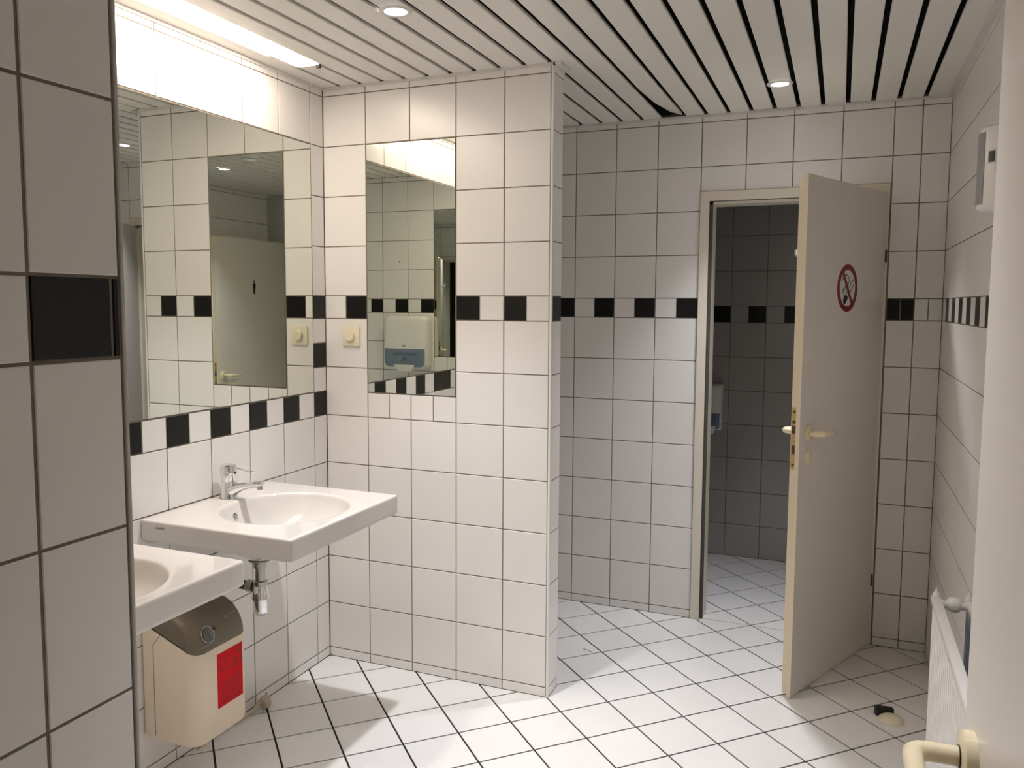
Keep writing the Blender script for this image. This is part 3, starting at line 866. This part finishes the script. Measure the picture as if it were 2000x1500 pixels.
patch(-0.50, 0.5, 0.014, 0.186, -0.002, 0.0012).build('grey_strip', 'grey', af, smooth=40)  # vertical grey strip over the apex of the bow
patch(-0.86, -0.66, 0.112, 0.138, -0.002, 0.0014).build('sensor_window', 'blackplastic', af)
patch(-0.90, -0.62, 0.107, 0.143, -0.002, 0.0008).build('window_bezel', 'trimwhite', af)
MB().lathe([(0.012, 0.0), (0.012, -0.010)], (-0.045, -0.02, 0.0), n=16).build('nozzle', 'whiteplastic', af, smooth=40)

# ------------------------------------------------------------------ radiator
rd = empty('radiator', (2.29, -0.86, 0.0))
tag(rd, 'white double-panel radiator with ribbed front along the right wall', 'radiator')
def panel(xf, xb, ys, ye, z0, z1, name, mt):
    n = int((ye - ys) / 0.0333) * 4
    prof = []
    for i in range(n + 1):
        y = ys + (ye - ys) * i / n
        k = i % 4
        prof.append((xf + (0.008 if k in (2, 3) else 0.0), y))
    b = MB()
    zs = [z0, z0 + 0.03, z0 + 0.045, z1 - 0.045, z1 - 0.03, z1]
    fr = []
    for zi, z in enumerate(zs):
        amp = 1 if zi in (2, 3) else 0
        fr.append([((x if amp else xf), y, z) for x, y in prof] + [(xb, ye, z), (xb, ys, z)])
    b.loft(fr)
    return b.build(name, mt, rd)
X0 = 2.29
panel(2.243 - X0, 2.258 - X0, -0.50, 0.50, 0.105, 0.700, 'front_panel', 'radiator')
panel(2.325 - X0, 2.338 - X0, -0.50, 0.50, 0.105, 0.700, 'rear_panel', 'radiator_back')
MB().box((2.237 - X0, -0.502, 0.690), (2.262 - X0, 0.502, 0.708)).build('top_rail', 'radiator', rd, bevel=0.005, smooth=40)
MB().box((2.321 - X0, -0.502, 0.688), (2.343 - X0, 0.502, 0.708)).build('top_rail', 'radiator', rd, bevel=0.005, smooth=40)
for yy in (0.47, -0.47):
    MB().tube([(2.25 - X0, yy, 0.695), (2.335 - X0, yy, 0.695)], 0.010, n=16).build('cross_pipe', 'radiator', rd, smooth=40)
    MB().lathe([(0.002, -0.02), (0.014, -0.017), (0.020, -0.006), (0.020, 0.006), (0.014, 0.017), (0.002, 0.02)], (2.291 - X0, yy, 0.697), (0, 0, 1), n=20).build('vent_plug', 'radiator', rd, smooth=60)
    for xx in (2.250, 2.330):
        MB().lathe([(0.009, 0), (0.0085, 0.008), (0.003, 0.015), (0.0005, 0.026)], (xx - X0, yy + (0.028 if yy > 0 else -0.028), 0.706), n=12).build('end_tip', 'radiator', rd, smooth=40)
for yy in (-0.3, 0.3):
    MB().box((2.338 - X0, yy - 0.02, 0.16), (R - 0.0006 - X0, yy + 0.02, 0.66)).build('wall_bracket', 'radiator', rd)
    MB().box((2.258 - X0, yy - 0.008, 0.2), (2.325 - X0, yy + 0.008, 0.22)).build('spacer', 'radiator_back', rd)
MB().tube([(2.30 - X0, 0.49, 0.0), (2.30 - X0, 0.49, 0.13), (2.33 - X0, 0.49, 0.13)], 0.009, n=12).build('supply_pipe', 'radiator', rd, smooth=40)
MB().tube([(2.26 - X0, 0.49, 0.13), (2.33 - X0, 0.49, 0.13)], 0.009, n=12).build('lower_pipe', 'radiator', rd, smooth=40)

# ------------------------------------------------------------------ door stop
ds = empty('door_stop', (2.20, 0.325, 0.0))
tag(ds, 'low cream dome door stop with black rubber block on the floor', 'door stop')
MB().lathe([(0.043, 0.0002), (0.043, 0.004), (0.040, 0.010), (0.030, 0.017), (0.015, 0.021), (0.0002, 0.022)], n=36).build('dome', 'cream', ds, smooth=50)
d_ = Vector((-0.35, 0.94, 0)); e_ = Vector((0.94, 0.35, 0)); o_ = Vector((-0.022, 0.045, 0))
b = MB().loft([[o_ - e_ * 0.032 - d_ * 0.014, o_ + e_ * 0.032 - d_ * 0.014, o_ + e_ * 0.032 + d_ * 0.012, o_ - e_ * 0.032 + d_ * 0.012],
               [o_ - e_ * 0.032 - d_ * 0.014 + Vector((0, 0, 0.034)), o_ + e_ * 0.032 - d_ * 0.014 + Vector((0, 0, 0.026)), o_ + e_ * 0.032 + d_ * 0.008 + Vector((0, 0, 0.026)), o_ - e_ * 0.032 + d_ * 0.008 + Vector((0, 0, 0.034))]])
o = b.build('rubber_block', 'blackplastic', ds, bevel=0.002); o['label'] = 'black rubber block'

# ------------------------------------------------------------------ doors
def handle_mesh(side, lev_dir, L=0.125, neck=0.055):
    """round rosette + lever; local X along the leaf, Y = side*outward"""
    b = MB()
    b.lathe([(0.0305, 0.0), (0.0305, 0.006), (0.027, 0.0095), (0.014, 0.0105)], (0, 0, 0), (0, side, 0), n=36)
    pts = [(0, side * 0.008, 0), (0, side * (neck - 0.020), 0), (lev_dir * 0.003, side * (neck - 0.008), 0), (lev_dir * 0.010, side * (neck - 0.001), 0), (lev_dir * 0.022, side * neck, 0), (lev_dir * (L * 0.6), side * (neck + 0.001), -0.003), (lev_dir * (L - 0.01), side * (neck - 0.003), -0.006), (lev_dir * L, side * (neck - 0.008), -0.006)]
    b.tube(pts, [0.0115, 0.0115, 0.0118, 0.0118, 0.0115, 0.0105, 0.0095, 0.006], n=18)
    return b

def door(name, hinge, ang, length, z0, z1, lip, label, frame_fn):
    root = empty(name, (hinge[0], hinge[1], 0))
    tag(root, label, 'door', kind='structure')
    leaf = MB()
    if lip:
        leaf.box((0.002, -0.016, z0), (length, 0, z1))
        leaf.box((0.010, -0.042, z0), (length - 0.016, -0.0158, z1 - 0.014))
    else:
        leaf.box((0.0, -0.026, z0), (length - 0.014, 0, z1 - 0.014))
        leaf.box((0.0, -0.042, z0), (length, -0.0258, z1))
    lf = leaf.build('leaf', ['doorpaint', 'doorcream'], root, rz=ang)
    for p in lf.data.polygons:
        if abs(p.normal.y) < 0.5: p.material_index = 1
    frame_fn(root)
    return root, lf

# --- door_2: cubicle door in the far wall, standing open
h2 = Vector((2.143, 1.024)); f2 = Vector((1.851, 0.346)); dv = f2 - h2
ang2_ = math.atan2(dv.y, dv.x); L2 = dv.length
def frame2(root):
    ox, oy = root.location.x, root.location.y
    b = MB()
    yf, yb = D - 0.013, D + 0.128
    for x0, x1, xr0, xr1 in ((DX0 + 0.001, 1.400, DX0 + 0.001, 1.414), (2.110, DX1 - 0.001, 2.096, DX1 - 0.001)):
        b.box((x0 - ox, yf - oy, 0), (x1 - ox, D + 0.012 - oy, 1.984))
        b.box((xr0 - ox, D + 0.012 - oy, 0), (xr1 - ox, yb - oy, 1.984))
    b.box((DX0 + 0.001 - ox, yf - oy, 1.984), (DX1 - 0.001 - ox, D + 0.012 - oy, DZ1 - 0.001))
    b.box((DX0 + 0.001 - ox, D + 0.012 - oy, 1.970), (DX1 - 0.001 - ox, yb - oy, DZ1 - 0.001))
    fo = b.build('frame', 'framepaint', root)
    sb = MB().box((1.3995 - ox, D - 0.009 - oy, 0), (1.4015 - ox, D + 0.0115 - oy, 1.984)).box((1.40 - ox, D - 0.009 - oy, 1.9825), (2.11 - ox, D + 0.0115 - oy, 1.9845)).box((1.4012 - ox, D + 0.0105 - oy, 0), (1.4145 - ox, D + 0.0125 - oy, 1.97))
    sb.build('rebate_dark_strip', 'rebate_dark', fo)  # strips added over the rebate's inner faces to make them dark
    MB().box((1.3995 - ox, D - 0.004 - oy, 0.88), (1.4012 - ox, D + 0.011 - oy, 1.14)).build('strike_plate', 'brownpipe', fo)
door2, leaf2 = door('door_2', (h2.x, h2.y), ang2_, L2, 0.012, 1.987, True, 'pale grey cubicle door with no-smoking sign, standing open', frame2)
hd = handle_mesh(1, -1).build('handle', 'handle', leaf2, smooth=45, loc=(L2 - 0.070, 0, 1.028)); hd['label'] = 'cream lever handle'
handle_mesh(-1, -1).build('handle', 'handle', leaf2, smooth=45, loc=(L2 - 0.070, -0.042, 1.028))
MB().lathe([(0.0285, 0.0), (0.0285, 0.005), (0.024, 0.008), (0.010, 0.0085)], (0, 0, 0), (0, 1, 0), n=32).box((-0.002, 0.008, -0.011), (0.002, 0.0095, 0.011)).build('key_rosette', 'handle', leaf2, smooth=40, loc=(L2 - 0.073, 0, 0.938))
b = MB().lathe([(0.0285, 0.0), (0.0285, 0.005), (0.024, 0.008)], (0, 0, 0), (0, -1, 0), n=32)
b.lathe([(0.006, 0.008), (0.006, 0.018)], (0, 0, 0), (0, -1, 0), n=16).loft([[(x, -0.016, z) for x, z in rrect(-0.005, -0.016, 0.005, 0.016, 0.0045, 3)], [(x, -0.026, z) for x, z in rrect(-0.004, -0.014, 0.004, 0.014, 0.0035, 3)]])
b.build('thumb_turn', 'handle', leaf2, smooth=40, loc=(L2 - 0.073, -0.042, 0.938))
def lockplate(leafo, x, y0, y1, zc, nm='lock_plate'):
    ym = (y0 + y1) / 2; hw = (y1 - y0) / 2
    b = MB().loft([[(x - 0.0004, ym + u, v) for u, v in rrect(-hw, zc - 0.118, hw, zc + 0.118, 0.006, 3)], [(x + 0.0012, ym + u, v) for u, v in rrect(-hw, zc - 0.118, hw, zc + 0.118, 0.006, 3)]])
    for z, hh, w_ in ((0.100, 0.005, 0.5), (0.062, 0.006, 0.6), (-0.102, 0.005, 0.5)): b.box((x + 0.001, ym - hw * w_, zc + z - hh), (x + 0.0018, ym + hw * w_, zc + z + hh), 1)
    b.box((x + 0.001, ym - hw * 0.7, zc + 0.018), (x + 0.002, ym + hw * 0.7, zc + 0.048), 1)
    b.box((x + 0.001, ym - hw * 0.6, zc - 0.060), (x + 0.002, ym + hw * 0.6, zc - 0.028), 1)
    o = b.build(nm, ['brass', 'brownpipe'], leafo); o['label'] = 'brass lock plate with dark bolt openings'
    return o
lockplate(leaf2, L2 - 0.016, -0.040, -0.020, 1.010)
for z in (1.72, 0.30):
    MB().lathe([(0.0045, -0.026), (0.0045, 0.026)], (0.001, 0.0028, z), n=16).build('hinge', 'brownpipe', leaf2, smooth=40)
MB().tube([(0, 0, 0), (0, -0.035, 0), (0, -0.045, 0.012), (0, -0.045, 0.03)], [0.006, 0.006, 0.007, 0.008], n=12).lathe([(0.014, 0), (0.014, 0.004)], (0, 0, 0), (0, -1, 0), n=20).build('coat_hook', 'chrome', leaf2, smooth=40, loc=(L2 - 0.10, -0.042, 1.69))

# no-smoking sign on the outer face (flat sticker): ring, bar and a cigarette
SX, SZ, SR = L2 - 0.368, 1.578, 0.094
def flat(b, pts, y0, y1, mi, cyc=False):
    b.loft([[(x, y0, z) for x, z in pts], [(x, y1, z) for x, z in pts]], mi=mi)
def stroke(b, pts, w_, y0, y1, mi):
    for (x0, z0), (x1, z1) in zip(pts[:-1], pts[1:]):
        d = Vector((x1 - x0, z1 - z0)); l = d.length
        if l < 1e-6: continue
        d /= l; n = Vector((-d.y, d.x)) * w_ / 2
        flat(b, [(x0 - n.x - d.x * w_ * 0.3, z0 - n.y - d.y * w_ * 0.3), (x1 - n.x + d.x * w_ * 0.3, z1 - n.y + d.y * w_ * 0.3), (x1 + n.x + d.x * w_ * 0.3, z1 + n.y + d.y * w_ * 0.3), (x0 + n.x - d.x * w_ * 0.3, z0 + n.y - d.y * w_ * 0.3)], y0, y1, mi)
b = MB()
NN = 64
ang = [2 * PI * i / NN for i in range(NN)]
b.loft([[(SX + (SR - 0.004) * math.cos(a), 0.0001, SZ + (SR - 0.004) * math.sin(a)) for a in ang], [(SX + (SR - 0.004) * math.cos(a), 0.0004, SZ + (SR - 0.004) * math.sin(a)) for a in ang]], mi=0)
ro, ri = SR, SR * 0.765
rings = [[(SX + r * math.cos(a), y, SZ + r * math.sin(a)) for a in ang] for r, y in ((ri, 0.0003), (ri, 0.0009), (ro, 0.0009), (ro, 0.0001))]
b.loft(rings, cap0=False, cap1=False, mi=1)
# viewer sees local +X pointing to the left, so mirror horizontal coordinates (v = viewer right)
def V_(v, z): return (SX - v * SR, SZ + z * SR)
# crossbar from upper left to lower right
stroke(b, [V_(-0.50, 0.68), V_(0.50, -0.68)], 0.0165, 0.0006, 0.0012, 1)
lw = 0.0036
for pl in ([(0.17, 0.03), (0.41, 0.30), (0.46, 0.345), (0.52, 0.355), (0.59, 0.33), (0.63, 0.26), (0.60, 0.15), (0.27, -0.17)],
           [(-0.18, 0.10), (-0.34, 0.01), (-0.45, -0.08), (-0.42, -0.16), (-0.32, -0.32)],
           [(-0.15, 0.02), (-0.28, -0.06), (-0.40, -0.14)],
           [(0.0, -0.14), (-0.16, -0.30)],
           [(-0.61, 0.29), (-0.55, 0.33), (-0.45, 0.355), (-0.32, 0.37)], [(-0.52, 0.41), (-0.40, 0.45)],
           [(-0.24, 0.54), (-0.12, 0.56), (-0.01, 0.52), (0.08, 0.44), (0.12, 0.34), (0.12, 0.25), (0.06, 0.14)]):
    stroke(b, [V_(*p) for p in pl], lw, 0.0004, 0.0009, 2)
flat(b, [V_(*p) for p in [(-0.30, -0.32), (-0.07, -0.29), (0.08, -0.40), (-0.06, -0.56), (-0.18, -0.67), (-0.28, -0.69), (-0.36, -0.62), (-0.38, -0.50)]], 0.0004, 0.0009, 2)
sg = b.build('no_smoking_sign', ['signwhite', 'signred', 'blackplastic'], leaf2)
sg['label'] = 'round red and white no-smoking sticker'

# --- door_1: entrance door, opened into the room beside the camera
h1 = Vector((2.168, -2.645)); f1 = Vector((2.137, -1.763)); dv = f1 - h1
ang1 = math.atan2(dv.y, dv.x); L1 = dv.length + 0.014
def frame1(root):
    ox, oy = root.location.x, root.location.y
    b = MB()
    for x0, x1 in ((1.252, 1.295), (2.185, 2.203)):
        b.box((x0 - ox, YE - 0.13 - oy, 0), (x1 - ox, YE + 0.008 - oy, 2.0))
    b.box((1.252 - ox, YE - 0.13 - oy, 2.0), (2.203 - ox, YE + 0.008 - oy, 2.038))
    b.build('frame', 'framepaint', root)
door1, leaf1 = door('door_1', (h1.x, h1.y), ang1, L1, 0.012, 1.99, False, 'pale entrance door opened at right with cream lever handle', frame1)
hd = handle_mesh(1, -1, L=0.13, neck=0.066).build('handle', 'handle', leaf1, smooth=45, loc=(L1 - 0.074, 0, 0.985)); hd['label'] = 'cream lever handle'
b = MB().lathe([(0.031, 0.0), (0.031, 0.012), (0.028, 0.0145), (0.0125, 0.015)], (0, 0, 0), (0, 1, 0), n=40)
b.lathe([(0.0128, 0.0152), (0.0128, 0.0165)], (0, 0, 0), (0, 1, 0), n=24, mi=1)
b.build('rosette', ['handle', 'blackplastic'], leaf1, smooth=40, loc=(L1 - 0.074, 0, 0.985))
b = MB().lathe([(0.0285, 0.0), (0.0285, 0.005), (0.024, 0.008), (0.0115, 0.0085)], (0, 0, 0), (0, 1, 0), n=32)
b.lathe([(0.0045, 0.0086), (0.0045, 0.0092)], (0, 0, 0.004), (0, 1, 0), n=14, mi=1).box((-0.002, 0.0086, -0.014), (0.002, 0.0092, 0.004), 1)
b.build('key_rosette', ['handle', 'blackplastic'], leaf1, smooth=40, loc=(L1 - 0.074, 0, 0.895))
lockplate(leaf1, L1 - 0.014, -0.024, -0.005, 0.965)
# black standing man pictogram
px_, pz_ = L1 - 0.454, 1.575
b = MB()
flat(b, [(px_ + 0.0085 * math.cos(a), pz_ + 0.094 + 0.0095 * math.sin(a)) for a in [2 * PI * i / 20 for i in range(20)]], 0.0002, 0.0011, 0)
flat(b, [(px_ + x, pz_ + z) for x, z in [(-0.010, 0.081), (-0.0165, 0.075), (-0.0165, 0.045), (-0.011, 0.038), (-0.009, 0.0), (0.009, 0.0), (0.011, 0.038), (0.0165, 0.045), (0.0165, 0.075), (0.010, 0.081)]], 0.0002, 0.0011, 0)
pg = b.build('pictogram', 'blackplastic', leaf1); pg['label'] = 'black standing man pictogram'
for z in (1.72, 0.30):
    MB().lathe([(0.0075, -0.04), (0.0075, 0.04)], (-0.004, -0.046, z), n=16).build('hinge', 'brownpipe', leaf1, smooth=40)

# ------------------------------------------------------------------ stray hair on the floor
b = MB().tube([(0.955 + 0.0, 0.490, 0.0010), (0.965, 0.485, 0.0012), (0.985, 0.478, 0.0012), (1.005, 0.468, 0.0010)], 0.0009, n=6)
for i, v in enumerate(b.v): b.v[i] = (v[0] + 0.03, v[1], v[2])
tag(b.build('thread', 'brownpipe'), 'short dark thread lying on the floor behind the partition end', 'thread')
